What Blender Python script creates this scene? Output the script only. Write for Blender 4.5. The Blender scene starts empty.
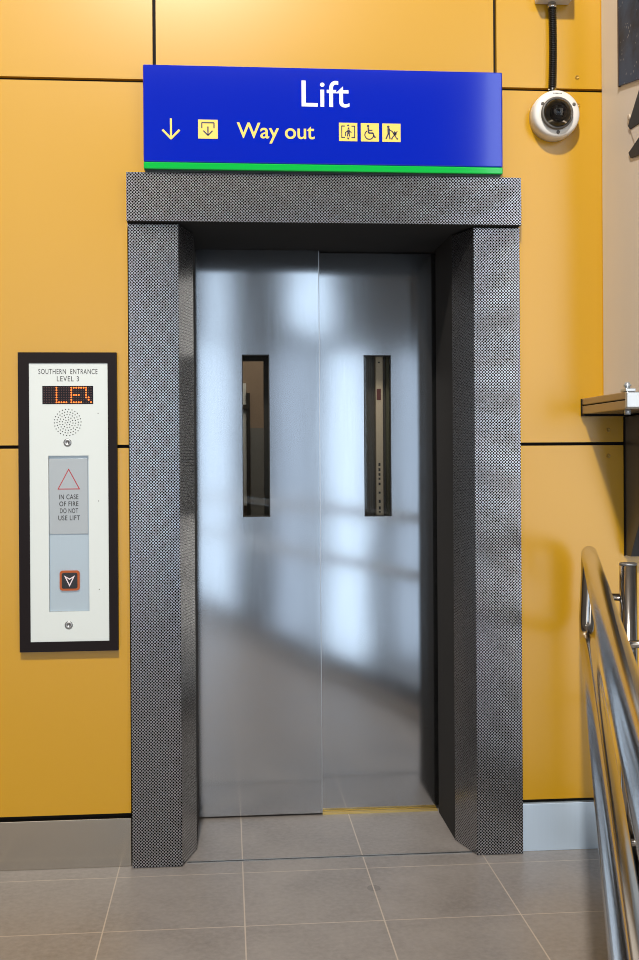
import bpy, bmesh, math, random
from mathutils import Vector, Matrix
random.seed(7)
SC = bpy.context.scene
COL = SC.collection
PI = math.pi

# ------------------------------------------------------------------ camera
cam_d = bpy.data.cameras.new('camera'); cam = bpy.data.objects.new('camera', cam_d); COL.objects.link(cam)
SC.camera = cam
F, CY, YAW, PIT, ROL = 1097.9, 456.45, -0.0840, -0.00146, -0.00645
cam_d.sensor_fit = 'VERTICAL'; cam_d.sensor_height = 36.0; cam_d.lens = F * 36 / 960
cam_d.shift_x = 0.0; cam_d.shift_y = (CY - 480) / 960
cam_d.clip_start = 0.02
fw = Vector((-math.sin(YAW) * math.cos(PIT), math.cos(YAW) * math.cos(PIT), math.sin(PIT)))
rt = Vector((math.cos(YAW), math.sin(YAW), 0)); up = rt.cross(fw)
r2 = rt * math.cos(ROL) + up * math.sin(ROL); u2 = -rt * math.sin(ROL) + up * math.cos(ROL)
M = Matrix((r2, u2, -fw)).transposed().to_4x4(); M.translation = Vector((0.28888, -3.60004, 1.33885))
cam.matrix_world = M

# ------------------------------------------------------------------ world, lights, exposure
W = bpy.data.worlds.new('world'); SC.world = W; W.use_nodes = True
W.node_tree.nodes['Background'].inputs[0].default_value = (0.62, 0.74, 1.0, 1)
W.node_tree.nodes['Background'].inputs[1].default_value = 0.5
SC.cycles.pixel_filter_type = 'BLACKMAN_HARRIS'; SC.cycles.filter_width = 1.0
vs = SC.view_settings
vs.view_transform = 'Standard'; vs.look = 'None'; vs.exposure = 0.0; vs.gamma = 1.0; vs.use_curve_mapping = False

def area(name, loc, target, sx, sy, power, col, spread=PI):
    l = bpy.data.lights.new(name, 'AREA'); l.shape = 'RECTANGLE'; l.size = sx; l.size_y = sy
    l.energy = power; l.color = col; l.spread = spread
    o = bpy.data.objects.new(name, l); COL.objects.link(o); o.location = loc
    d = (Vector(target) - Vector(loc)).normalized()
    o.rotation_euler = d.to_track_quat('-Z', 'Y').to_euler()
    return o
DAY = (0.66, 0.83, 1.0)
WARM = (1.0, 0.93, 0.84)
# ceiling luminaire in front of the lift (throws the crisp shadows)
area('ceiling_luminaire', (-0.05, -4.6, 6.1), (0.7, -0.4, 1.2), 0.24, 0.24, 470, WARM)
# one unseen tube light, added at left to suit the reflections
def added_tube(a, b, w, power, col):
    a, b = Vector(a), Vector(b); l = bpy.data.lights.new('added_tube_light', 'AREA'); l.shape = 'RECTANGLE'
    l.size = w; l.size_y = (b - a).length; l.energy = power; l.color = col
    o = bpy.data.objects.new('added_tube_light', l); COL.objects.link(o); o.location = (a + b) / 2
    o.rotation_euler = (0, 0, math.atan2((b - a).y, (b - a).x) - PI/2)
added_tube((-2.3, -3.0, 5.6), (-2.3, -6.0, 5.6), 0.10, 40, WARM)
# daylight in unseen rear-wall windows, laid out by guess to match the reflections: (x0, x1, z0, z1, radiance factor)
SUNNY = (1.0, 0.91, 0.76)
WINDOWS = [(-4.4, -3.4, -1.2, 5.8, 5.5, SUNNY), (-3.1, -2.2, -1.2, 5.8, 5.5, SUNNY), (-1.95, -1.15, -1.2, 5.8, 5.5, SUNNY), (-1.02, -0.62, -1.2, 3.9, 10, DAY),
           (-0.50, -0.12, -1.2, 2.75, 4.5, DAY), (-0.04, 0.34, -1.2, 2.75, 6.5, DAY), (0.04, 0.30, 2.80, 3.75, 7, DAY), (-4.0, 3.2, 5.95, 6.8, 6, SUNNY),
           (0.90, 1.30, -1.2, 2.65, 2.5, DAY), (1.08, 1.62, 2.85, 3.75, 7, DAY), (1.52, 2.02, -1.2, 2.65, 7.2, DAY), (2.42, 2.85, -1.2, 2.65, 3, DAY),
           (3.30, 3.50, 0.5, 6.7, 13, DAY), (3.60, 4.5, -1.2, 6.7, 9, (0.9, 0.95, 1.0)), (4.60, 5.6, -1.2, 6.7, 9, SUNNY), (5.70, 6.8, -1.2, 6.7, 9, SUNNY)]
for (a, b, c, d, k, tint) in WINDOWS:
    A = (b - a) * (d - c)
    area('window_daylight', ((a + b) / 2, -8.98, (c + d) / 2), ((a + b) / 2, 0, (c + d) / 2), b - a, d - c, k * A * 1.0, tint)

# ------------------------------------------------------------------ materials
def mat(name, color, rough=0.5, metal=0.0, spec=0.5, emit=None, estr=0.0, coat=0.0):
    m = bpy.data.materials.new(name); m.use_nodes = True
    b = m.node_tree.nodes['Principled BSDF']
    b.inputs['Base Color'].default_value = (*color, 1); b.inputs['Roughness'].default_value = rough
    b.inputs['Metallic'].default_value = metal; b.inputs['Specular IOR Level'].default_value = spec
    b.inputs['Coat Weight'].default_value = coat; b.inputs['Coat Roughness'].default_value = 0.05
    if emit: b.inputs['Emission Color'].default_value = (*emit, 1); b.inputs['Emission Strength'].default_value = estr
    return m
class NT:
    def __init__(s, m): s.t = m.node_tree; s.b = s.t.nodes['Principled BSDF']
    def n(s, typ, **k):
        x = s.t.nodes.new(typ)
        for a, v in k.items(): setattr(x, a, v)
        return x
    def l(s, a, b): s.t.links.new(a, b)
    def coords(s, scale=(1, 1, 1)):
        tc = s.n('ShaderNodeTexCoord'); mp = s.n('ShaderNodeMapping'); mp.inputs['Scale'].default_value = scale
        s.l(tc.outputs['Object'], mp.inputs[0]); return mp.outputs[0]
    def noise(s, vec, scale, detail=3, rough=0.5):
        x = s.n('ShaderNodeTexNoise'); x.inputs['Scale'].default_value = scale; x.inputs['Detail'].default_value = detail
        x.inputs['Roughness'].default_value = rough; s.l(vec, x.inputs['Vector']); return x.outputs['Fac']
    def math(s, op, a, b=None, c=None):
        x = s.n('ShaderNodeMath', operation=op)
        for i, v in enumerate((a, b, c)):
            if v is None: continue
            if isinstance(v, (int, float)): x.inputs[i].default_value = v
            else: s.l(v, x.inputs[i])
        return x.outputs[0]
    def ramp(s, fac, stops):
        x = s.n('ShaderNodeValToRGB'); s.l(fac, x.inputs[0]); e = x.color_ramp.elements
        e[0].position, e[0].color = stops[0][0], (*stops[0][1], 1); e[1].position, e[1].color = stops[-1][0], (*stops[-1][1], 1)
        for p, c in stops[1:-1]:
            q = e.new(p); q.color = (*c, 1)
        return x.outputs[0]
    def mix(s, fac, a, b):
        x = s.n('ShaderNodeMix', data_type='RGBA'); s.l(fac, x.inputs[0])
        for i, v in ((6, a), (7, b)):
            if isinstance(v, tuple): x.inputs[i].default_value = (*v, 1)
            else: s.l(v, x.inputs[i])
        return x.outputs[2]
    def mapr(s, v, a, b, c, d):
        x = s.n('ShaderNodeMapRange'); s.l(v, x.inputs[0])
        for i, q in enumerate((a, b, c, d)): x.inputs[i + 1].default_value = q
        return x.outputs[0]
    def bump(s, h, strength, dist):
        x = s.n('ShaderNodeBump'); x.inputs['Strength'].default_value = strength; x.inputs['Distance'].default_value = dist
        s.l(h, x.inputs['Height']); s.l(x.outputs[0], s.b.inputs['Normal'])

# yellow laminate cladding: satin, slightly uneven
m_yel = mat('yellow_laminate', (0.70, 0.38, 0.03), 0.30, spec=0.85); n = NT(m_yel)
v = n.coords(); n.l(n.mix(n.noise(v, 1.3, 3), (0.54, 0.288, 0.003), (0.50, 0.264, 0.002)), n.b.inputs['Base Color'])
n.b.inputs['Roughness'].default_value = 0.27
m_black = mat('black_joint', (0.006, 0.005, 0.004), 0.7, spec=0.2)
m_blackframe = mat('dark_brown_anodised', (0.010, 0.007, 0.008), 0.5, spec=0.15)
# floor tiles 400 mm
m_floor = mat('porcelain_tile', (0.2, 0.18, 0.17), 0.42, spec=0.5); n = NT(m_floor)
v = n.coords(); sep = n.n('ShaderNodeSeparateXYZ'); n.l(v, sep.inputs[0])
gx = n.math('LESS_THAN', n.math('PINGPONG', n.math('ADD', sep.outputs[0], 0.069 + 4), 0.2), 0.0019)
gy = n.math('LESS_THAN', n.math('PINGPONG', n.math('ADD', sep.outputs[1], 0.0727 + 12), 0.2), 0.0019)
gy = n.math('MULTIPLY', gy, n.math('LESS_THAN', sep.outputs[1], 0.02))
g = n.math('MAXIMUM', gx, gy)
blot = n.noise(v, 3.2, 5, 0.6); fine = n.noise(v, 55, 3, 0.6)
base = n.mix(n.mapr(blot, 0.32, 0.7, 0, 1), (0.162, 0.144, 0.134), (0.245, 0.222, 0.208))
base = n.mix(n.mapr(fine, 0.30, 0.70, 0, 0.55), base, (0.29, 0.268, 0.25))
# a few dark drips on the tiles
vor = n.n('ShaderNodeTexVoronoi'); vor.inputs['Scale'].default_value = 4.3
dist_v = n.n('ShaderNodeVectorMath', operation='ADD'); nz = n.n('ShaderNodeTexNoise'); nz.inputs['Scale'].default_value = 28
n.l(v, nz.inputs['Vector']); sc_v = n.n('ShaderNodeVectorMath', operation='SCALE'); sc_v.inputs[3].default_value = 0.03
n.l(nz.outputs['Color'], sc_v.inputs[0]); n.l(v, dist_v.inputs[0]); n.l(sc_v.outputs[0], dist_v.inputs[1]); n.l(dist_v.outputs[0], vor.inputs['Vector'])
spot = n.math('MULTIPLY', n.math('LESS_THAN', vor.outputs['Distance'], 0.10), n.math('GREATER_THAN', n.noise(v, 1.7, 1), 0.56))
base = n.mix(n.math('MULTIPLY', spot, 0.45), base, (0.08, 0.07, 0.065))
n.l(n.mix(g, base, (0.42, 0.36, 0.30)), n.b.inputs['Base Color'])
n.l(n.mapr(blot, 0.3, 0.7, 0.28, 0.40), n.b.inputs['Roughness'])
n.bump(n.math('SUBTRACT', n.math('MULTIPLY', fine, 0.12), g), 0.25, 0.002)
# brushed stainless (lift doors)
def steel(name, col, rough, vert=True, wav=0.0, smear=0.0, metal=1.0):
    m = mat(name, col, rough, metal=metal); n = NT(m)
    v = n.coords((900, 900, 6) if vert else (6, 6, 900))
    br = n.noise(v, 1.0, 2)
    v2 = n.coords(); cl = n.noise(v2, 4.5, 4)
    r = n.mapr(br, 0.3, 0.7, rough - 0.012, rough + 0.012)
    if smear: r = n.math('ADD', r, n.mapr(cl, 0.45, 0.75, 0.0, smear))
    n.l(r, n.b.inputs['Roughness'])
    c2 = tuple(x * 0.93 for x in col)
    n.l(n.mix(br, c2, col), n.b.inputs['Base Color'])
    if wav: n.bump(n.noise(v2, 2.2, 1), 0.3, wav)
    return m
m_door = steel('brushed_door_steel', (0.56, 0.57, 0.585), 0.115, True, 0.004)
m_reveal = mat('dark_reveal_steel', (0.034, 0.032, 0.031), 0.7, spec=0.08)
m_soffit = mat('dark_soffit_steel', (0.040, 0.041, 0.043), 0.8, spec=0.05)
m_skirt = steel('brushed_skirting_steel', (0.50, 0.46, 0.40), 0.18, True, 0.004)
m_rail = mat('satin_rail_steel', (0.50, 0.475, 0.45), 0.15, metal=1)
m_edge = mat('polished_edge', (0.55, 0.57, 0.60), 0.30, metal=1.0)
m_chrome = mat('chrome', (0.78, 0.78, 0.78), 0.12, metal=1)
m_dull = mat('dull_zinc', (0.40, 0.41, 0.42), 0.38, metal=0.9)
# perforated sheet
def perforated(name, axis, hole):
    m = mat(name, (0.7, 0.7, 0.72), 0.3, metal=1.0); n = NT(m)
    tc = n.n('ShaderNodeTexCoord'); sp = n.n('ShaderNodeSeparateXYZ'); n.l(tc.outputs['Object'], sp.inputs[0])
    a = sp.outputs[0] if axis == 'x' else sp.outputs[1]
    p = 0.0102
    z = sp.outputs[2]
    du = n.math('PINGPONG', n.math('ADD', n.math('ADD', a, z), 10.0), p / 2); dv = n.math('PINGPONG', n.math('ADD', n.math('SUBTRACT', a, z), 10.0), p / 2)
    h = n.mapr(n.math('MAXIMUM', du, dv), hole * p - 0.0002, hole * p + 0.0002, 1.0, 0.0)   # diamond holes in a staggered lattice
    n.l(n.mix(h, (0.58, 0.59, 0.61), (0.008, 0.007, 0.008)), n.b.inputs['Base Color'])
    n.l(n.math('SUBTRACT', 1.0, h), n.b.inputs['Metallic'])
    n.l(n.mapr(h, 0, 1, 0.22, 0.9), n.b.inputs['Roughness'])
    n.l(n.mapr(h, 0, 1, 0.5, 0.05), n.b.inputs['Specular IOR Level'])
    return m
m_perf = perforated('perforated_sheet_front', 'x', 0.41)
m_perf_side = perforated('perforated_sheet_side', 'y', 0.33)
m_blue = mat('sign_blue', (0.0006, 0.015, 0.43), 0.10, spec=0.7, coat=0.3)
m_green = mat('sign_green', (0.004, 0.42, 0.055), 0.12, coat=0.3)
m_white_v = mat('vinyl_white', (0.80, 0.80, 0.84), 0.3)
m_yel_v = mat('vinyl_yellow', (0.80, 0.60, 0.13), 0.3)
m_navy = mat('vinyl_navy', (0.03, 0.035, 0.09), 0.3)
m_signside = mat('sign_case_dark', (0.004, 0.02, 0.016), 0.3)
m_face = mat('call_faceplate_white', (0.64, 0.70, 0.70), 0.33)
m_ink = mat('engraved_ink', (0.03, 0.03, 0.032), 0.5)
m_lens = mat('smoked_display', (0.008, 0.007, 0.011), 0.2, spec=0.15)
m_led = mat('led_orange', (0.9, 0.2, 0.02), 0.4, emit=(1.0, 0.13, 0.008), estr=1.8)
m_led_off = mat('led_unlit', (0.07, 0.018, 0.012), 0.4)
m_plate = steel('recess_blue_steel', (0.45, 0.54, 0.61), 0.40, metal=0.5)
m_notice = mat('notice_plate', (0.38, 0.42, 0.45), 0.35, metal=0.3)
m_red = mat('notice_red', (0.42, 0.03, 0.04), 0.5)
m_btn = mat('button_amber_ring', (0.28, 0.055, 0.006), 0.35, emit=(1.0, 0.2, 0.01), estr=0.12)
m_btn_in = mat('button_black', (0.006, 0.006, 0.010), 0.18)
m_cam = mat('camera_white', (0.72, 0.70, 0.66), 0.32)
m_camgrey = mat('camera_seal_grey', (0.10, 0.09, 0.08), 0.4)
m_conduit = mat('conduit_black', (0.012, 0.010, 0.009), 0.38)
m_box = mat('junction_box_grey', (0.66, 0.65, 0.62), 0.45)
m_pier = mat('cream_render', (0.47, 0.43, 0.385), 0.38); n = NT(m_pier)
v = n.coords((1, 1, 0.25)); n.l(n.mix(n.noise(v, 6, 4), (0.68, 0.64, 0.58), (0.76, 0.70, 0.63)), n.b.inputs['Base Color'])
n.bump(n.noise(n.coords((1, 1, 0.3)), 5, 1), 0.3, 0.006)
m_ledge = steel('bronze_ledge', (0.40, 0.34, 0.28), 0.34, metal=0.8)
m_corbel = mat('dark_grey_bracket', (0.05, 0.05, 0.054), 0.4, metal=0.2)
m_fit = mat('zinc_fitting', (0.50, 0.54, 0.58), 0.3, metal=0.6)
m_bracket = mat('bracket_blue_grey', (0.025, 0.035, 0.05), 0.5, spec=0.2)
m_poster = mat('slate_panel', (0.05, 0.06, 0.075), 0.5, spec=0.15); n = NT(m_poster)
v = n.coords(); vr = n.n('ShaderNodeTexVoronoi'); vr.inputs['Scale'].default_value = 55; n.l(v, vr.inputs['Vector'])
fl = n.math('MULTIPLY', n.math('LESS_THAN', vr.outputs['Distance'], 0.22), n.math('GREATER_THAN', n.noise(v, 20, 2), 0.52))
n.l(n.mix(n.math('MULTIPLY', fl, 0.5), n.ramp(n.noise(v, 7, 5, 0.6), [(0.35, (0.008, 0.013, 0.024)), (0.6, (0.035, 0.070, 0.14))]), (0.30, 0.33, 0.36)), n.b.inputs['Base Color'])
m_postedge = mat('brown_edge', (0.06, 0.035, 0.022), 0.5)
m_brass = mat('brass_sill', (0.70, 0.56, 0.24), 0.33, metal=0.9)
m_ceiling = mat('ceiling_paint', (0.20, 0.19, 0.18), 0.8)
m_wallpaint = mat('concourse_paint', (0.12, 0.115, 0.11), 0.7)
m_lowfloor = mat('lower_floor', (0.30, 0.31, 0.33), 0.5)
m_kerb = mat('kerb_dark_steel', (0.06, 0.06, 0.065), 0.4, metal=0.5)
m_carwall = mat('car_wall_brown', (0.21, 0.165, 0.13), 0.4)
m_cardark = mat('car_dark_panel', (0.075, 0.068, 0.062), 0.4)
m_cream = mat('cream_strip', (0.56, 0.47, 0.36), 0.45)
m_maroon = mat('maroon_label', (0.13, 0.03, 0.03), 0.5)
m_olive = mat('olive_channel', (0.10, 0.10, 0.065), 0.5)
m_gasket = mat('rubber_gasket', (0.008, 0.008, 0.008), 0.5)
# clear pane: transparent with fresnel reflection
def pane(name, tint, rough=0.0):
    m = bpy.data.materials.new(name); m.use_nodes = True; t = m.node_tree; t.nodes.clear()
    out = t.nodes.new('ShaderNodeOutputMaterial'); mx = t.nodes.new('ShaderNodeMixShader'); tr = t.nodes.new('ShaderNodeBsdfTransparent')
    gl = t.nodes.new('ShaderNodeBsdfGlossy'); fr = t.nodes.new('ShaderNodeFresnel'); fr.inputs[0].default_value = 1.45
    tr.inputs[0].default_value = (*tint, 1); gl.inputs['Roughness'].default_value = rough
    t.links.new(fr.outputs[0], mx.inputs[0]); t.links.new(tr.outputs[0], mx.inputs[1]); t.links.new(gl.outputs[0], mx.inputs[2]); t.links.new(mx.outputs[0], out.inputs[0])
    return m
m_glass = pane('vision_glass', (0.88, 0.88, 0.86), 0.02)
m_dome = pane('smoked_dome', (0.62, 0.56, 0.48), 0.03)

# ------------------------------------------------------------------ mesh helpers
def B(): return bmesh.new()
def box(bm, lo, hi, mi=0, bev=0.0):
    x0, y0, z0 = lo; x1, y1, z1 = hi
    vs_ = [bm.verts.new(p) for p in ((x0,y0,z0),(x1,y0,z0),(x1,y1,z0),(x0,y1,z0),(x0,y0,z1),(x1,y0,z1),(x1,y1,z1),(x0,y1,z1))]
    fs = [bm.faces.new([vs_[i] for i in f]) for f in ((0,3,2,1),(4,5,6,7),(0,1,5,4),(1,2,6,5),(2,3,7,6),(3,0,4,7))]
    for f in fs: f.material_index = mi
    if bev:
        es = list({e for f in fs for e in f.edges})
        r = bmesh.ops.bevel(bm, geom=es, offset=bev, segments=2, affect='EDGES', profile=0.5)
        for f in r['faces']: f.material_index = mi
    return bm
def prism(bm, pts, fn, a, b, mi=0):
    """pts 2D outline, fn(u,v,t)->3D, extruded from t=a to t=b"""
    A = [bm.verts.new(fn(u, v, a)) for u, v in pts]; C = [bm.verts.new(fn(u, v, b)) for u, v in pts]
    fs = [bm.faces.new(A), bm.faces.new(C[::-1])]
    k = len(pts)
    for i in range(k): fs.append(bm.faces.new((A[i], C[i], C[(i+1) % k], A[(i+1) % k])))
    for f in fs: f.material_index = mi
    return fs
XZ = lambda u, v, t: (u, t, v)     # outline on the wall plane, extruded along y
XY = lambda u, v, t: (u, v, t)
YZ = lambda u, v, t: (t, u, v)
def frame_of(d):
    d = d.normalized(); a = Vector((0, 0, 1)) if abs(d.z) < 0.9 else Vector((1, 0, 0))
    s = d.cross(a).normalized(); return s, s.cross(d).normalized()
def tube(bm, pts, r, seg=20, cap=True, mi=0):
    pts = [Vector(p) for p in pts]; rings = []; s = None
    for i, p in enumerate(pts):
        d = (pts[min(i+1, len(pts)-1)] - pts[max(i-1, 0)]).normalized()
        if s is None: s, t = frame_of(d)
        else:
            s = (s - d * s.dot(d)).normalized(); t = s.cross(d).normalized()
        rr = r[i] if isinstance(r, (list, tuple)) else r
        rings.append([bm.verts.new(p + (s * math.cos(2*PI*k/seg) + t * math.sin(2*PI*k/seg)) * rr) for k in range(seg)])
    for A, C in zip(rings, rings[1:]):
        for k in range(seg):
            f = bm.faces.new((A[k], A[(k+1) % seg], C[(k+1) % seg], C[k])); f.smooth = True; f.material_index = mi
    if cap:
        for R in (rings[0][::-1], rings[-1]):
            f = bm.faces.new(R); f.material_index = mi
    return bm
def lathe_y(bm, c, prof, seg=48, mi=0):
    """profile [(radius, y)], axis along y through (c.x, c.z)"""
    rings = []
    for r, y in prof:
        if r < 1e-6: rings.append([bm.verts.new((c[0], y, c[1]))])
        else: rings.append([bm.verts.new((c[0] + r * math.cos(2*PI*k/seg), y, c[1] + r * math.sin(2*PI*k/seg))) for k in range(seg)])
    for A, C in zip(rings, rings[1:]):
        for k in range(seg):
            q = [A[k % len(A)], A[(k+1) % len(A)], C[(k+1) % len(C)], C[k % len(C)]]
            u = []
            for w in q:
                if w not in u: u.append(w)
            if len(u) > 2:
                f = bm.faces.new(u); f.smooth = True; f.material_index = mi
    return bm
def link(name, bm, mats, parent=None, bevel=0.0, smooth_angle=None):
    bmesh.ops.recalc_face_normals(bm, faces=bm.faces)
    me = bpy.data.meshes.new(name); bm.to_mesh(me); bm.free()
    for m in (mats if isinstance(mats, (list, tuple)) else [mats]): me.materials.append(m)
    o = bpy.data.objects.new(name, me); COL.objects.link(o)
    if parent:
        o.parent = parent; o.matrix_parent_inverse = Matrix.Translation(-Vector(parent.location))
    if bevel:
        b = o.modifiers.new('bevel', 'BEVEL'); b.width = bevel; b.segments = 2; b.limit_method = 'ANGLE'
    return o
def thing(name, label, cat, loc, group=None):
    o = bpy.data.objects.new(name, None); COL.objects.link(o); o.location = loc; o.empty_display_size = 0.05
    o['label'] = label; o['category'] = cat
    if group: o['group'] = group
    return o
def tag(o, label, cat, group=None):
    o['label'] = label; o['category'] = cat
    if group: o['group'] = group
    return o
def struct(o): o['kind'] = 'structure'; return o
def text(name, s, x0, x1, z0, z1, y, m, parent, bold=0.0, spacing=1.0, thick=0.0002, aspect_fit=True):
    """lettering whose inked box is exactly x0..x1, z0..z1, on a plane facing the viewer at depth y"""
    cu = bpy.data.curves.new(name, 'FONT'); cu.body = s; cu.size = 1; cu.offset = bold; cu.space_character = spacing; cu.resolution_u = 6
    to = bpy.data.objects.new('tmp', cu); COL.objects.link(to)
    bpy.context.view_layer.update()
    dg = bpy.context.evaluated_depsgraph_get()
    me = bpy.data.meshes.new_from_object(to.evaluated_get(dg))
    bpy.data.objects.remove(to); bpy.data.curves.remove(cu)
    xs = [v.co.x for v in me.vertices]; ys = [v.co.y for v in me.vertices]
    ax, bx, ay, by = min(xs), max(xs), min(ys), max(ys)
    bm = B(); bm.from_mesh(me); bpy.data.meshes.remove(me)
    for v in bm.verts:
        v.co = Vector((x0 + (v.co.x - ax) / (bx - ax) * (x1 - x0), y, z0 + (v.co.y - ay) / (by - ay) * (z1 - z0)))
    for f in bm.faces: f.smooth = False
    r = bmesh.ops.extrude_face_region(bm, geom=list(bm.faces))
    for g_ in r['geom']:
        if isinstance(g_, bmesh.types.BMVert): g_.co.y -= thick
    return link(name, bm, m, parent)
def bar2(bm, p, q, w, y0, y1, mi=0, ext=0.0):
    """flat stroke from p to q (x,z), width w"""
    p, q = Vector(p), Vector(q); d = (q - p).normalized(); nrm = Vector((-d.y, d.x)) * w / 2; p = p - d * ext; q = q + d * ext
    prism(bm, [tuple(p + nrm), tuple(q + nrm), tuple(q - nrm), tuple(p - nrm)], XZ, y0, y1, mi)
def disc(bm, c, r, y0, y1, seg=16, mi=0, sz=1.0):
    prism(bm, [(c[0] + r * math.cos(2*PI*k/seg), c[1] + sz * r * math.sin(2*PI*k/seg)) for k in range(seg)], XZ, y0, y1, mi)
def rrect(x0, x1, z0, z1, r, seg=5):
    pts = []
    for cx, cz, a0 in ((x1-r, z1-r, 0), (x0+r, z1-r, 90), (x0+r, z0+r, 180), (x1-r, z0+r, 270)):
        for k in range(seg+1):
            a = math.radians(a0 + 90*k/seg); pts.append((cx + r*math.cos(a), cz + r*math.sin(a)))
    return pts

# ------------------------------------------------------------------ setting
WY = 0.025                                    # face of the cladding
# floor: bounded on the right by the edge beside the handrail
U = Vector((-0.297, -0.955)); U.normalize(); NR = Vector((0.955, -0.297)).normalized()
E0 = Vector((1.70, 0.03)); E1 = E0 + U * 9.3
bm = B()
prism(bm, [(-5, 0.60), (-5, -9), (E1.x, -9), (E1.x, E1.y), (E0.x, E0.y), (E0.x, 0.60)], XY, -0.12, 0.0)
struct(link('floor', bm, m_floor))
bm = B(); box(bm, (-5, -9.2, -1.45), (7.2, 0.6, -1.3)); struct(link('floor_lower', bm, m_lowfloor))
bm = B(); box(bm, (-5, -9.2, 7.0), (7.2, 0.06, 7.15)); struct(link('ceiling', bm, m_ceiling))
bm = B(); box(bm, (-5.15, -9.2, -1.3), (-5, 0.06, 7.0)); struct(link('wall_left', bm, m_wallpaint))
bm = B(); box(bm, (7.0, -9.2, -1.3), (7.15, 0.06, 7.0)); struct(link('wall_right', bm, m_wallpaint))
bm = B()                                      # rear wall with window openings: columns and spandrels
xs = sorted({round(v, 3) for w in WINDOWS for v in w[:2]} | {-5.0, 7.0}); zs = sorted({round(v, 3) for w in WINDOWS for v in w[2:4]} | {-1.3, 7.0})
for i in range(len(xs)-1):
    for j in range(len(zs)-1):
        cx, cz = (xs[i]+xs[i+1])/2, (zs[j]+zs[j+1])/2
        if not any(w[0] < cx < w[1] and w[2] < cz < w[3] for w in WINDOWS): box(bm, (xs[i], -9.2, zs[j]), (xs[i+1], -9.0, zs[j+1]))
bmesh.ops.remove_doubles(bm, verts=bm.verts, dist=1e-4)
struct(link('wall_rear', bm, m_wallpaint))

# lift wall: black backing with yellow cladding panels in front of it
def backing(lo, hi): b_ = B(); box(b_, lo, hi); return struct(link('wall_back', b_, m_black))
wall_l = backing((-5, 0.045, -0.12), (-0.031, 0.16, 7.0)); wall_r = backing((1.2685, 0.045, -1.3), (7.0, 0.16, 7.0)); wall_c = backing((-0.031, 0.045, 2.14), (1.2685, 0.16, 7.0))
GAP = 0.0055
colx = [-4.5, -3.36, -2.22, -1.08, 0.060, 1.194, 2.34]; rowz = [0.171, 1.3705, 2.565, 3.760, 4.955, 6.150, 6.99]
cl = {}
for i in range(len(colx)-1):
    for j in range(len(rowz)-1):
        x0, x1, z0, z1 = colx[i]+GAP, colx[i+1]-GAP, rowz[j]+(GAP if j else 0.002), rowz[j+1]-GAP
        if abs(colx[i]-0.060) < 1e-6:
            if j == 0: continue
            if j == 1: z0 = 2.2535
        left, right = abs(colx[i]+1.08) < 1e-6, abs(colx[i]-1.194) < 1e-6
        bm = B()
        if left and j < 2:                     # cut back beside the lift surround
            if j == 1: box(bm, (-0.031, WY, 2.2535), (x1, 0.045, z1))
            x1 = -0.031
        if right and j < 2:
            if j == 1: box(bm, (x0, WY, 2.2535), (1.2685, 0.045, z1))
            x0 = 1.2685
        box(bm, (x0, WY, z0), (x1, 0.045, z1)); bmesh.ops.remove_doubles(bm, verts=bm.verts, dist=1e-5)
        cl[(i, j)] = link('cladding_panel', bm, m_yel, wall_l if x1 < 0.1 else (wall_c if x1 < 1.25 else wall_r))
for (x, z, key) in ((1.476, 2.609, (5, 2)), (1.478, 2.514, (5, 1)), (1.576, 1.417, (5, 1)), (1.576, 1.329, (5, 0))):
    bm = B(); lathe_y(bm, (x, z), [(0.0075, WY), (0.007, WY-0.002), (0.004, WY-0.003), (0.0035, WY-0.0018), (0, WY-0.0018)], 20)
    link('panel_screw', bm, mat('yellow_screw', (0.42, 0.24, 0.03), 0.35, 0.4) if 'yellow_screw' not in bpy.data.materials else bpy.data.materials['yellow_screw'], cl[key])
# lift shaft behind the doorway
bm = B()
for lo, hi in (((-0.6, 0.62, -0.2), (-0.45, 2.6, 4.2)), ((1.75, 0.62, -0.2), (1.9, 2.6, 4.2)), ((-0.6, 2.45, -0.2), (1.9, 2.6, 4.2)), ((-0.6, 0.62, -0.2), (1.9, 2.6, -0.05)), ((-0.6, 0.16, 4.1), (1.9, 2.6, 4.2)),
               ((-0.6, 0.165, -0.2), (-0.45, 0.62, 4.2)), ((1.75, 0.165, -0.2), (1.9, 0.62, 4.2))): box(bm, lo, hi)
struct(link('wall_shaft', bm, m_wallpaint))
bm = B(); box(bm, (2.345, 0.020, -1.3), (7.0, 0.045, 7.0)); struct(link('wall_back', bm, mat('rail_reflection_blue', (0.42, 0.48, 0.54), 0.5)))  # unseen wall stretch, its pale blue added to cool the handrail reflections
# skirtings
bm = B(); box(bm, (-4.9, 0.020, 0.0), (-0.0300, 0.045, 0.158), 0, 0.0015); struct(link('baseboard_left', bm, m_skirt))
m_skirt2 = steel('scuffed_skirting_steel', (0.60, 0.74, 0.90), 0.42, True, 0.01, metal=0.45)
bm = B(); box(bm, (1.268, 0.022, 0.0), (1.70, 0.045, 0.159), 0, 0.0015); struct(link('baseboard_right', bm, m_skirt2))
# expansion strip across the threshold
bm = B(); box(bm, (0.15, 0.026, -0.001), (1.10, 0.030, 0.0018)); box(bm, (0.15, 0.037, -0.001), (1.10, 0.041, 0.0018)); box(bm, (0.15, 0.030, -0.001), (1.10, 0.037, 0.0006), 1)
struct(link('trim_1', bm, [m_dull, m_black]))

# pale pier boxed out from the wall over the ledge
bm = B(); box(bm, (1.559, -0.38, 1.5235), (2.5, WY - 0.0003, 6.98), 0, 0.006)
struct(link('wall_pier', bm, m_pier))

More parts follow.
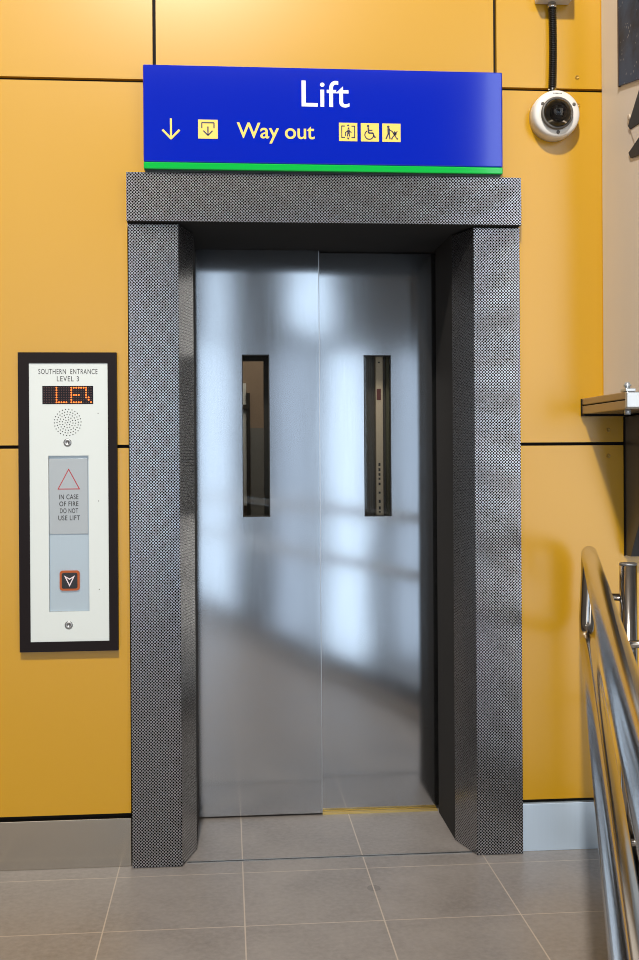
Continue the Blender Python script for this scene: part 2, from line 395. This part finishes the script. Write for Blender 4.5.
# ------------------------------------------------------------------ lift surround
JX = (-0.0256, 0.1348, 1.1116, 1.2669); JT = 2.092
sur = thing('lift_surround', 'perforated steel surround framing the lift doorway below the blue sign', 'door frame', (0.62, 0.0, 0.0))
def jamb(outer, inner, deep, back):
    bm = B()
    out = [(outer, 0.0), (inner, 0.0), (deep, 0.148), (deep, 0.30), (outer, 0.30)]
    out = [(outer, 0.0), (inner, 0.0), (deep, 0.148), (outer, 0.148)]
    fs = prism(bm, out, XY, 0.002, JT)
    for f in fs:
        f.normal_update(); nx = abs(f.normal.x)
        if abs(f.normal.z) > 0.5: f.material_index = 2
        elif nx > 0.3: f.material_index = 1
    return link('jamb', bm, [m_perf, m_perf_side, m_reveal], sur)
jamb(JX[0], JX[1], 0.178, 0)
jamb(JX[3], JX[2], 1.068, 0)
for x0, x1 in ((0.12, 0.177), (1.069, 1.13)):
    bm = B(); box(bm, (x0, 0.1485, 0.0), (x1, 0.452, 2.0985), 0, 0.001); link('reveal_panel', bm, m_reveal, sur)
bm = B(); box(bm, (-0.0285, -0.030, 2.096), (1.2655, WY - 0.0005, 2.2525), 0)
for f in bm.faces:
    f.normal_update()
    if abs(f.normal.x) > 0.5: f.material_index = 1
    if f.normal.z < -0.5: f.material_index = 2
link('lintel', bm, [m_perf, m_perf_side, m_soffit], sur)
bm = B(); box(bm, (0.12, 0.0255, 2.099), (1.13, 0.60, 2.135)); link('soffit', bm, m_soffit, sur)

# ------------------------------------------------------------------ lift doors
def leaf(n_, x0, x1, y, wx0, wx1, wz0, wz1, ztop):
    bm = B(); zb = 0.008; t = 0.026
    for lo, hi in (((x0, y, zb), (wx0, y+t, ztop)), ((wx1, y, zb), (x1, y+t, ztop)), ((wx0, y, zb), (wx1, y+t, wz0)), ((wx0, y, wz1), (wx1, y+t, ztop))): box(bm, lo, hi)
    bmesh.ops.remove_doubles(bm, verts=bm.verts, dist=1e-5)
    # drop internal seams so the leaf is one clean sheet
    d = struct(link(n_, bm, m_door))
    bm = B(); e = 0.003
    for lo, hi in (((wx0, y+0.001, wz0), (wx0+e, y+t, wz1)), ((wx1-e, y+0.001, wz0), (wx1, y+t, wz1)), ((wx0, y+0.001, wz0), (wx1, y+t, wz0+e)), ((wx0, y+0.001, wz1-e), (wx1, y+t, wz1))): box(bm, lo, hi)
    link('vision_gasket', bm, m_gasket, d)
    if x1 < 1: b2 = B(); box(b2, (x1 - 0.0022, y - 0.0012, 0.009), (x1 + 0.0006, y + t, ztop - 0.002)); link('leaf_edge', b2, m_edge, d)
    bm = B(); box(bm, (wx0+e, y+0.010, wz0+e), (wx1-e, y+0.014, wz1-e)); link('vision_pane', bm, m_glass, d)
    return d
DY = 0.464
leaf('door_1', 0.150, 0.6335, DY, 0.346, 0.447, 1.111, 1.711, 2.098)
leaf('door_2', 0.600, 1.090, DY + 0.030, 0.802, 0.905, 1.106, 1.712, 2.094)
bm = B(); box(bm, (0.6345, 0.4665, -0.002), (1.0685, 0.545, 0.0035), 0)
for y0 in (0.4675, 0.479, 0.500): box(bm, (0.635, y0, 0.0035), (1.068, y0 + 0.004, 0.0065), 0)
tag(link('door_sill', bm, m_brass), 'brass grooved sill strip under the right half of the lift doors', 'door sill')

# ------------------------------------------------------------------ lift car seen through the slim windows
car = thing('lift_car', 'brown walled lift car glimpsed through the narrow window of the left door', 'lift', (0.62, 1.3, 0))
bm = B(); box(bm, (-0.15, 2.10, 0), (1.45, 2.14, 2.4)); link('back_wall', bm, m_carwall, car)
bm = B(); box(bm, (-0.19, 0.66, 0), (-0.15, 2.14, 2.4)); link('side_wall', bm, m_carwall, car)
bm = B(); box(bm, (1.45, 0.66, 0), (1.49, 2.14, 2.4)); link('side_wall', bm, m_carwall, car)
bm = B(); box(bm, (-0.15, 0.66, -0.03), (1.45, 2.1, 0.0)); link('car_floor', bm, m_cardark, car)
bm = B(); box(bm, (-0.15, 0.66, 2.4), (1.45, 2.1, 2.43)); link('car_ceiling', bm, m_cream, car)
bm = B(); box(bm, (0.390, 2.06, 0), (0.408, 2.0995, 1.66), 0); box(bm, (0.330, 2.075, 1.08), (0.389, 2.0995, 1.71), 1); box(bm, (0.355, 2.055, 1.575), (0.408, 2.0995, 1.60), 0)
link('mirror_edge', bm, [m_gasket, mat('mirror_silver', (0.62, 0.68, 0.72), 0.3, 0.3)], car)
bm = B(); box(bm, (0.41, 2.085, 0.0), (1.44, 2.0995, 1.48)); link('dado_panel', bm, mat('car_wall_grey', (0.13, 0.14, 0.15), 0.5), car)
bm = B(); tube(bm, [(-0.1, 2.03, 0.98), (1.4, 2.03, 0.98)], 0.018, 12); link('grab_rail', bm, m_dull, car)
bm = B(); box(bm, (0.43, 0.60, 0.0), (0.60, 0.63, 2.2)); box(bm, (0.15, 0.60, 1.70), (0.43, 0.63, 2.2)); link('car_door_frame', bm, m_gasket, car)
area('car_light', (0.6, 1.4, 2.35), (0.6, 1.4, 0), 0.7, 0.7, 13, (1.0, 0.86, 0.68))
cd = thing('car_door', 'dark brown inner lift door with cream edge strip behind the right door window', 'door', (0.85, 0.56, 0))
bm = B(); box(bm, (0.62, 0.560, 0.01), (1.06, 0.590, 2.09)); link('door_panel', bm, m_cardark, cd)
bm = B()
for k in range(6): box(bm, (0.80+0.008*k, 0.556, 0.02), (0.803+0.008*k, 0.560, 2.08))
link('panel_ribs', bm, m_cardark, cd)
bm = B(); box(bm, (0.852, 0.532, 0.02), (0.880, 0.5595, 2.08), 0, 0.002); st = link('edge_strip', bm, m_cream, cd)
bm = B(); box(bm, (0.893, 0.545, 0.02), (0.925, 0.5595, 2.08), 0, 0.002); link('door_channel', bm, m_olive, cd)
bm = B(); box(bm, (0.856, 0.5312, 1.545), (0.872, 0.532, 1.588)); link('maroon_label', bm, m_maroon, st)
for z0, h in ((1.685, 0.006), (1.295, 0.012), (1.275, 0.012), (1.258, 0.01), (1.243, 0.008), (1.222, 0.010), (1.19, 0.008), (1.155, 0.012), (1.130, 0.012), (1.118, 0.006)):
    bm = B(); box(bm, (0.861, 0.5314, z0), (0.8685, 0.532, z0 + h)); link('printed_mark', bm, m_ink, st)

# ------------------------------------------------------------------ blue direction sign
SY = -0.050
sg = thing('direction_sign', 'long glossy blue sign reading Lift and Way out above the lift doors', 'sign', (0.614, -0.01, 2.256))
bm = B(); box(bm, (0.0285, SY, 2.2815), (1.1995, WY - 0.0005, 2.5935), 0, 0.004); link('sign_case', bm, m_blue, sg)
bm = B(); box(bm, (0.0285, SY, 2.2590), (1.1995, 0.0, 2.2812), 0, 0.003); link('green_band', bm, m_green, sg)
bm = B(); box(bm, (0.034, SY + 0.012, 2.2535), (1.194, 0.020, 2.2588)); link('sign_base', bm, m_signside, sg)
ty = SY - 0.0002
text('lift_lettering', 'Lift', 0.537, 0.693, 2.467, 2.553, ty, m_white_v, sg, bold=0.004, spacing=1.0)
text('way_out_lettering', 'Way out', 0.327, 0.5785, 2.346, 2.4125, ty, m_yel_v, sg, bold=0.010, spacing=0.98)
bm = B()
bar2(bm, (0.1165, 2.421), (0.1165, 2.362), 0.0065, ty - 0.0006, ty)
bar2(bm, (0.1165, 2.3565), (0.090, 2.384), 0.0068, ty - 0.0007, ty, ext=0.001); bar2(bm, (0.1165, 2.3565), (0.143, 2.384), 0.0068, ty - 0.0008, ty, ext=0.001)
link('down_arrow', bm, m_yel_v, sg)
def picto(x0, x1, z0, z1, draw):
    bm = B(); box(bm, (x0, ty - 0.0006, z0), (x1, ty, z1)); t_ = link('pictogram', bm, m_yel_v, sg)
    bm = B(); y1 = ty - 0.0007; y0 = y1 - 0.0006; s = x1 - x0
    def P(u, v): return (x0 + u * s, z0 + v * (z1 - z0))
    draw(bm, P, s, y0, y1)
    link('pictogram_symbol', bm, m_navy, t_)
def d_exit(bm, P, s, a, b):
    bar2(bm, P(.18, .84), P(.82, .84), s*.06, a, b); bar2(bm, P(.19, .84), P(.19, .55), s*.06, a, b); bar2(bm, P(.81, .84), P(.81, .55), s*.06, a, b)
    bar2(bm, P(.5, .64), P(.5, .20), s*.065, a, b); bar2(bm, P(.5, .17), P(.27, .42), s*.06, a, b); bar2(bm, P(.5, .17), P(.73, .42), s*.06, a, b)
def d_lift(bm, P, s, a, b):
    for sx in (0, 1):
        f = lambda u: u if not sx else 1 - u
        bar2(bm, P(f(.15), .84), P(f(.15), .18), s*.05, a, b); bar2(bm, P(f(.13), .82), P(f(.32), .82), s*.05, a, b); bar2(bm, P(f(.13), .20), P(f(.32), .20), s*.05, a, b)
    prism(bm, [P(.5, .93), P(.42, .82), P(.58, .82)], XZ, a, b); prism(bm, [P(.5, .08), P(.42, .19), P(.58, .19)], XZ, a, b)
    disc(bm, P(.52, .70), s*.05, a, b, 10); bar2(bm, P(.52, .63), P(.52, .40), s*.13, a, b); bar2(bm, P(.53, .56), P(.68, .48), s*.05, a, b)
    bar2(bm, P(.50, .56), P(.36, .48), s*.05, a, b); bar2(bm, P(.55, .42), P(.58, .26), s*.06, a, b); bar2(bm, P(.48, .42), P(.46, .26), s*.06, a, b); bar2(bm, P(.35, .50), P(.35, .28), s*.05, a, b)
def d_chair(bm, P, s, a, b):
    disc(bm, P(.40, .84), s*.07, a, b, 12); bar2(bm, P(.41, .76), P(.43, .46), s*.09, a, b); bar2(bm, P(.43, .61), P(.64, .61), s*.06, a, b)
    bar2(bm, P(.42, .46), P(.68, .46), s*.08, a, b); bar2(bm, P(.67, .47), P(.76, .22), s*.07, a, b); bar2(bm, P(.75, .22), P(.84, .26), s*.05, a, b)
    c = (.46, .36); k = 16
    for i in range(k):
        a0 = math.radians(120 + 235*i/k); a1 = math.radians(120 + 235*(i+1)/k)
        bar2(bm, P(c[0]+.24*math.cos(a0), c[1]+.24*math.sin(a0)), P(c[0]+.24*math.cos(a1), c[1]+.24*math.sin(a1)), s*.055, a, b, ext=s*.004)
def d_pram(bm, P, s, a, b):
    disc(bm, P(.33, .82), s*.07, a, b, 12); bar2(bm, P(.34, .74), P(.35, .44), s*.13, a, b); bar2(bm, P(.36, .68), P(.56, .56), s*.05, a, b)
    bar2(bm, P(.37, .46), P(.42, .14), s*.07, a, b); bar2(bm, P(.33, .46), P(.20, .16), s*.07, a, b)
    bar2(bm, P(.52, .60), P(.78, .20), s*.05, a, b); bar2(bm, P(.82, .58), P(.52, .20), s*.05, a, b); prism(bm, [P(.58, .48), P(.68, .60), P(.80, .44), P(.70, .32)], XZ, a, b)
    disc(bm, P(.52, .17), s*.045, a, b, 10); disc(bm, P(.82, .17), s*.045, a, b, 10)
picto(0.203, 0.266, 2.358, 2.419, d_exit)
picto(0.658, 0.718, 2.358, 2.4175, d_lift)
picto(0.7295, 0.789, 2.358, 2.4175, d_chair)
picto(0.800, 0.860, 2.358, 2.4175, d_pram)

# ------------------------------------------------------------------ call panel
cp = thing('lift_call_panel', 'tall white lift call panel in a dark frame on the yellow wall', 'call panel', (-0.2245, WY, 0.707))
X0, X1, Z0_, Z1_ = -0.380, -0.0665, 0.709, 1.675
x0, x1, z0, z1 = -0.3455, -0.0950, 0.741, 1.641
bm = B()
for lo, hi in (((X0, 0.0, Z0_), (x0, WY-0.0004, Z1_)), ((x1, 0.0, Z0_), (X1, WY-0.0004, Z1_)), ((x0, 0.0, Z0_), (x1, WY-0.0004, z0)), ((x0, 0.0, z1), (x1, WY-0.0004, Z1_))): box(bm, lo, hi, 0)
bmesh.ops.remove_doubles(bm, verts=bm.verts, dist=1e-5)
link('panel_frame', bm, m_blackframe, cp)
rx0, rx1, rz0, rz1 = -0.286, -0.158, 0.837, 1.3415
PY = 0.004; bm = B()
for lo, hi in (((x0, PY, z0), (rx0, 0.012, z1)), ((rx1, PY, z0), (x1, 0.012, z1)), ((rx0, PY, z0), (rx1, 0.012, rz0)), ((rx0, PY, rz1), (rx1, 0.012, z1))): box(bm, lo, hi)
bmesh.ops.remove_doubles(bm, verts=bm.verts, dist=1e-5)
fp = link('faceplate', bm, m_face, cp)
py = PY - 0.0001
text('floor_lettering', 'SOUTHERN  ENTRANCE', -0.3155, -0.1275, 1.605, 1.6220, py, m_ink, fp, bold=0.004, spacing=1.15)
text('floor_lettering', 'LEVEL 3', -0.257, -0.187, 1.5815, 1.5985, py, m_ink, fp, bold=0.004, spacing=1.15)
bm = B(); box(bm, (-0.3035, PY - 0.0006, 1.508), (-0.1415, PY + 0.001, 1.567)); ds = link('floor_display', bm, m_lens, cp)
PAT = {5: range(7), 6: [6], 7: [6], 8: [6], 9: [6], 11: range(7), 12: [0, 3, 6], 13: [0, 3, 6], 14: [0, 3, 6], 15: [0, 6], 16: [0], 17: [0, 1, 2, 3, 4], 18: [4, 5], 19: [6]}
bl, bo = B(), B(); P_ = 0.00785
for c in range(20):
    for r in range(7):
        on = c in PAT and r in PAT[c]
        disc(bl if on else bo, (-0.2995 + P_*c + 0.0018, 1.5610 - P_*r), 0.0027 if on else 0.0020, PY - 0.0011, PY - 0.0006, 8)
link('lit_dots', bl, m_led, ds); link('unlit_dots', bo, m_led_off, ds)
bm = B(); cxs, czs = -0.2235, 1.449
for i in range(0, 6):
    k = 1 if i == 0 else 6*i if i < 5 else 26
    for j in range(k): disc(bm, (cxs + 0.0085*i*math.cos(2*PI*j/k + i*.2), czs + 0.0085*i*math.sin(2*PI*j/k + i*.2)), 0.0019, py - 0.0003, py, 8)
link('speaker_holes', bm, m_ink, fp)
for z in (1.384, 0.794):
    bm = B(); lathe_y(bm, (-0.2245, z), [(0.0128, PY), (0.0128, PY-0.002), (0.010, PY-0.004), (0.0045, PY-0.004), (0.004, PY-0.0015), (0, PY-0.0015)], 28); link('security_screw', bm, m_dull, fp)
for z in (1.478, 1.194, 0.908):
    bm = B(); disc(bm, (-0.1265, z), 0.0016, py - 0.0003, py, 10); link('pin_hole', bm, m_ink, fp)
bm = B(); box(bm, (rx0, 0.0145, rz0), (rx1, 0.0185, rz1)); rp = link('recess_plate', bm, m_plate, cp)
bm = B(); box(bm, (rx0 + 0.001, 0.0105, 1.088), (rx1 - 0.004, 0.0142, rz1 - 0.010), 0, 0.0006); nt = link('fire_notice', bm, m_notice, cp)
ny = 0.0104
bm = B(); T = [(-0.2225, 1.2975), (-0.2565, 1.2335), (-0.1885, 1.2335)]
for i in range(3): bar2(bm, T[i], T[(i+1) % 3], 0.0028, ny - 0.0004 - 0.0001*i, ny, ext=0.0012)
link('warning_triangle', bm, m_red, nt)
for s, zb, xa, xb in (('IN CASE', 1.200, -0.253, -0.192), ('OF FIRE', 1.1775, -0.253, -0.192), ('DO NOT', 1.155, -0.251, -0.193), ('USE LIFT', 1.132, -0.2565, -0.1875)):
    text('notice_lettering', s, xa, xb, zb, zb + 0.0160, ny, m_ink, nt, bold=0.014, spacing=1.1)
bm = B(); prism(bm, rrect(-0.2535, -0.1895, 0.9045, 0.9695, 0.010), XZ, 0.0085, 0.0144); bt = link('call_button', bm, m_btn, cp)
bm = B(); prism(bm, rrect(-0.2465, -0.1965, 0.9115, 0.9625, 0.006), XZ, 0.0070, 0.0085); link('button_cap', bm, m_btn_in, bt)
bm = B(); yb = 0.0069
for sx in (-1, 1):
    cx = -0.2215
    prism(bm, [(cx + sx*0.0175, 0.9540), (cx, 0.9440), (cx, 0.9400), (cx + sx*0.0120, 0.9480)], XZ, yb - 0.0006, yb)
    prism(bm, [(cx + sx*0.0175, 0.9540), (cx + sx*0.0120, 0.9500), (cx, 0.9250), (cx, 0.9175)], XZ, yb - 0.0007, yb)
link('button_arrow', bm, mat('arrow_white', (0.72, 0.62, 0.66), 0.4, emit=(1, .8, .85), estr=0.1), bt)

# ------------------------------------------------------------------ security camera
cc = (1.388, 2.4675)
sc_ = thing('security_camera', 'white domed security camera on the wall right of the blue sign', 'camera', (cc[0], WY, cc[1]))
bm = B(); lathe_y(bm, cc, [(0, WY-0.0003), (0.079, WY-0.0003), (0.0800, 0.000), (0.0795, -0.018), (0.0775, -0.030), (0.072, -0.036), (0.052, -0.040), (0.050, -0.039)], 64); hs = link('housing', bm, m_cam, sc_)
cd0 = (cc[0] - 0.004, cc[1] - 0.004)
bm = B(); lathe_y(bm, cd0, [(0.0535, -0.044), (0.0535, -0.052), (0.048, -0.056), (0.045, -0.052), (0.045, -0.044)], 56); link('dome_ring', bm, m_camgrey, sc_)
bm = B(); lathe_y(bm, cd0, [(0.046*math.cos(a), -0.050 - 0.040*math.sin(a)) for a in [PI/2*k/12 for k in range(12)]] + [(0, -0.090)], 48); link('smoked_dome', bm, m_dome, sc_)
bm = B(); lathe_y(bm, (cc[0]+0.002, cc[1]-0.002), [(0.030*math.sin(a), -0.046 - 0.030*math.cos(a)) for a in [PI*k/14 for k in range(1, 14)]], 32); ey = link('camera_ball', bm, mat('camera_ball_black', (0.01, 0.01, 0.014), 0.12), sc_)
bm = B(); lathe_y(bm, (cc[0]-0.004, cc[1]+0.004), [(0.014, -0.070), (0.014, -0.082), (0.010, -0.082), (0.009, -0.078), (0, -0.077)], 28); link('camera_lens', bm, mat('lens_black', (0.006, 0.006, 0.012), 0.05), ey)
for x, z in ((1.3375, 2.497), (1.4440, 2.497), (1.390, 2.404)):
    bm = B(); lathe_y(bm, (x, z), [(0.0058, -0.0335), (0.0058, -0.0395), (0.004, -0.0402), (0, -0.0400)], 14); link('housing_screw', bm, m_camgrey, hs)
bm = B()
for k in range(7): box(bm, (1.375 + 0.0042*k, -0.0385, 2.5310), (1.3775 + 0.0042*k, -0.0340, 2.5343))
link('maker_mark', bm, m_camgrey, hs)
# flexible conduit and box
cd_ = thing('flexible_conduit', 'black ribbed cable conduit running up from the dome camera', 'conduit', (1.388, 0.005, 2.545))
bm = B(); P0 = (2.555, 2.842); N = 46; pts = []; rs = []
for k in range(N*6 + 1):
    t = k / (N*6); z = P0[0] + (P0[1]-P0[0])*t
    pts.append((1.3835 + 0.003*math.sin(PI*t) + 0.002*t, 0.006, z)); rs.append(0.0112 + 0.0026*math.cos(2*PI*k/6))
tube(bm, pts, rs, 16); link('conduit_hose', bm, m_conduit, cd_)
for z0, z1 in ((2.538, 2.562), (2.832, 2.850)):
    bm = B(); tube(bm, [(1.3845, 0.006, z0), (1.3845, 0.006, z0+0.008), (1.3845, 0.006, z0+0.0081), (1.3845, 0.006, z1)], [0.0155, 0.0155, 0.0135, 0.0135], 12); link('conduit_gland', bm, m_chrome, cd_)
bm = B(); box(bm, (1.330, -0.045, 2.8505), (1.447, WY - 0.0004, 2.975), 0, 0.005); jb = tag(link('junction_box', bm, m_box), 'pale grey junction box at the top edge above the ribbed conduit', 'junction box')

# ------------------------------------------------------------------ ledge, bracket, panels on the pier
ld = thing('ledge', 'bronze metal ledge projecting from the wall below the pale pier', 'ledge', (1.9, -0.18, 1.465))
bm = B(); box(bm, (1.484, -0.385, 1.5005), (2.5, WY - 0.0005, 1.5230), 0, 0.004); link('upper_channel', bm, m_ledge, ld)
bm = B(); box(bm, (1.484, -0.385, 1.4700), (2.5, WY - 0.0005, 1.4975), 0, 0.003); link('lower_channel', bm, m_ledge, ld)
bm = B(); box(bm, (1.489, -0.378, 1.4975), (2.45, WY - 0.001, 1.5005)); link('shadow_gap', bm, m_black, ld)
bm = B(); box(bm, (1.482, -0.004, 1.4630), (2.45, WY - 0.0005, 1.4698)); box(bm, (1.4812, 0.019, 1.4630), (1.4838, WY - 0.0005, 1.522)); link('seal_strip', bm, m_black, ld)
bm = B()
box(bm, (1.482, -0.405, 1.474), (1.60, -0.3855, 1.522), 0, 0.003)
box(bm, (1.4835, -0.392, 1.5235), (1.515, -0.345, 1.533), 0, 0.002)
tube(bm, [(1.498, -0.366, 1.533), (1.498, -0.366, 1.552)], 0.008, 12)
tube(bm, [(1.498, -0.366, 1.540), (1.498, -0.366, 1.546)], 0.012, 6)
tube(bm, [(1.498, -0.366, 1.455), (1.498, -0.366, 1.470)], 0.010, 6)
link('corner_fitting', bm, m_fit, ld)
bk = thing('ledge_bracket', 'dark grey curved bracket under the bronze ledge at the right edge', 'bracket', (1.66, 0.0, 0.99))
prof = [(WY - 0.0005, 1.4625), (-0.33, 1.4625), (-0.315, 1.40)]
for k in range(11):
    t = k/10; prof.append(((1-t)**2*-0.285 + 2*t*(1-t)*-0.10 + t*t*-0.030, (1-t)**2*1.33 + 2*t*(1-t)*1.11 + t*t*0.992))
prof.append((WY - 0.0005, 0.992))
bm = B(); prism(bm, prof, YZ, 1.632, 1.690); link('bracket_plate', bm, m_corbel, bk, bevel=0.002)
bm = B(); box(bm, (1.6285, 0.018, 0.990), (1.6318, WY - 0.0005, 1.4625)); link('bracket_seal', bm, m_black, bk)

ps = thing('slate_panel', 'dark slate blue speckled panel high on the pale pier, top right', 'panel', (1.56, -0.25, 2.52))
bm = B(); prism(bm, [(-0.352, 2.477), (-0.150, 2.520), (-0.150, 3.05), (-0.352, 3.05)], YZ, 1.5530, 1.5585); link('panel_sheet', bm, m_poster, ps)
bm = B(); box(bm, (1.5510, -0.1495, 2.517), (1.5585, -0.144, 3.05)); link('panel_edge', bm, m_postedge, ps)
wb = thing('wall_bracket', 'folded dark metal bracket on the pale pier below the speckled panel', 'bracket', (1.56, -0.28, 2.25))
bm = B(); prism(bm, [(-0.222, 2.368), (-0.352, 2.482), (-0.352, 2.345), (-0.24, 2.352)], YZ, 1.553, 1.5585); link('upper_plate', bm, m_bracket, wb, bevel=0.002)
bm = B(); prism(bm, [(-0.352, 2.345), (-0.240, 2.352), (-0.282, 2.288), (-0.352, 2.296)], YZ, 1.5555, 1.5585); link('web_plate', bm, m_pier, wb)
bm = B(); prism(bm, [(-0.222, 2.284), (-0.352, 2.318), (-0.352, 2.246), (-0.24, 2.262)], YZ, 1.554, 1.5585); link('lower_flange', bm, m_bracket, wb, bevel=0.002)
bm = B(); tube(bm, [(1.5585, -0.226, 2.395), (1.553, -0.226, 2.395)], [0.010, 0.008], 16); link('bracket_bolt', bm, m_cream, wb)

ps.location.y -= 0.010; wb.location.y -= 0.012
# ------------------------------------------------------------------ handrail and posts
R = 0.0255
hx, hy, zu, zl = 1.465, -0.098, 1.016, 0.728
hr = thing('handrail', 'double stainless steel handrail looping back near the wall at right', 'handrail', (hx, hy, zl))
d3 = Vector((U.x, U.y, 0)); L = 5.2; cr = 0.075
def arc(c, a, b, k0=0, n_=10): return [c + a*math.cos(PI/2*k/n_) + b*math.sin(PI/2*k/n_) for k in range(n_+1)]
top = Vector((hx, hy, zu)); bot = Vector((hx - 0.007, hy, zl)); Zv = Vector((0, 0, 1))
pts = [top + d3*L, top + d3*(L*0.5), top + d3*1.0]
pts += arc(top + d3*cr - Zv*cr, Zv*cr, -d3*cr)
pts += arc(bot + d3*cr + Zv*cr, -d3*cr, -Zv*cr)
pts += [bot + d3*1.0, bot + d3*(L*0.5), bot + d3*L]
bm = B(); tube(bm, pts, R, 28); link('rail_loop', bm, m_rail, hr)
n3 = Vector((NR.x, NR.y, 0))
for k in range(1):
    s = 0.215 + 1.5*k; p = Vector((hx, hy, 0)) + d3*s
    bm = B(); tube(bm, [p + Zv*(zu-0.02), p + Zv*0.925, p + Zv*0.905 + n3*0.006, p + Zv*0.897 + n3*0.02, p + Zv*0.897 + n3*0.0855], 0.0115, 14); link('rail_arm', bm, m_rail, hr)
bm = B(); tube(bm, [Vector((hx, hy, zl + 0.045)) + Vector((-0.0235, -0.004, 0)), Vector((hx, hy, zl + 0.045)) + Vector((-0.030, -0.006, 0))], [0.006, 0.004], 12); link('rail_screw', bm, m_chrome, hr)
for k in range(1):
    s = 0.215; p = Vector((hx, hy, 0)) + d3*s + n3*0.112
    po = thing('rail_post', 'stainless steel post with a flat cap standing just behind the handrail', 'post', (p.x, p.y, 0))
    bm = B(); tube(bm, [p, p + Zv*0.995], 0.0265, 28); link('post_tube', bm, m_rail, po)
    bm = B(); tube(bm, [p + Zv*0.9955, p + Zv*1.001, p + Zv*1.003], [0.0265, 0.0265, 0.0255], 28); link('post_cap', bm, m_dull, po)
    for z in (0.760, 0.45, 0.16):
        q = p + Zv*z + d3*0.036
        bm = B(); tube(bm, [q - Vector((0.034, 0, 0)) , q + Vector((0.16, 0, 0))], 0.0115, 14); link('infill_pin', bm, m_rail, po)
# kerb plate along the floor edge
k0 = Vector((hx, hy, 0)) + d3*0.02 + n3*0.155; k1 = k0 + d3*8.8
bm = B(); w_ = n3*0.012
q = [k0 - w_, k0 + w_, k1 + w_, k1 - w_]
prism(bm, [(v.x, v.y) for v in q], XY, 0.0, 0.10); tag(link('kerb_plate', bm, m_kerb), 'low dark steel kerb plate on the floor under the handrail', 'kerb')
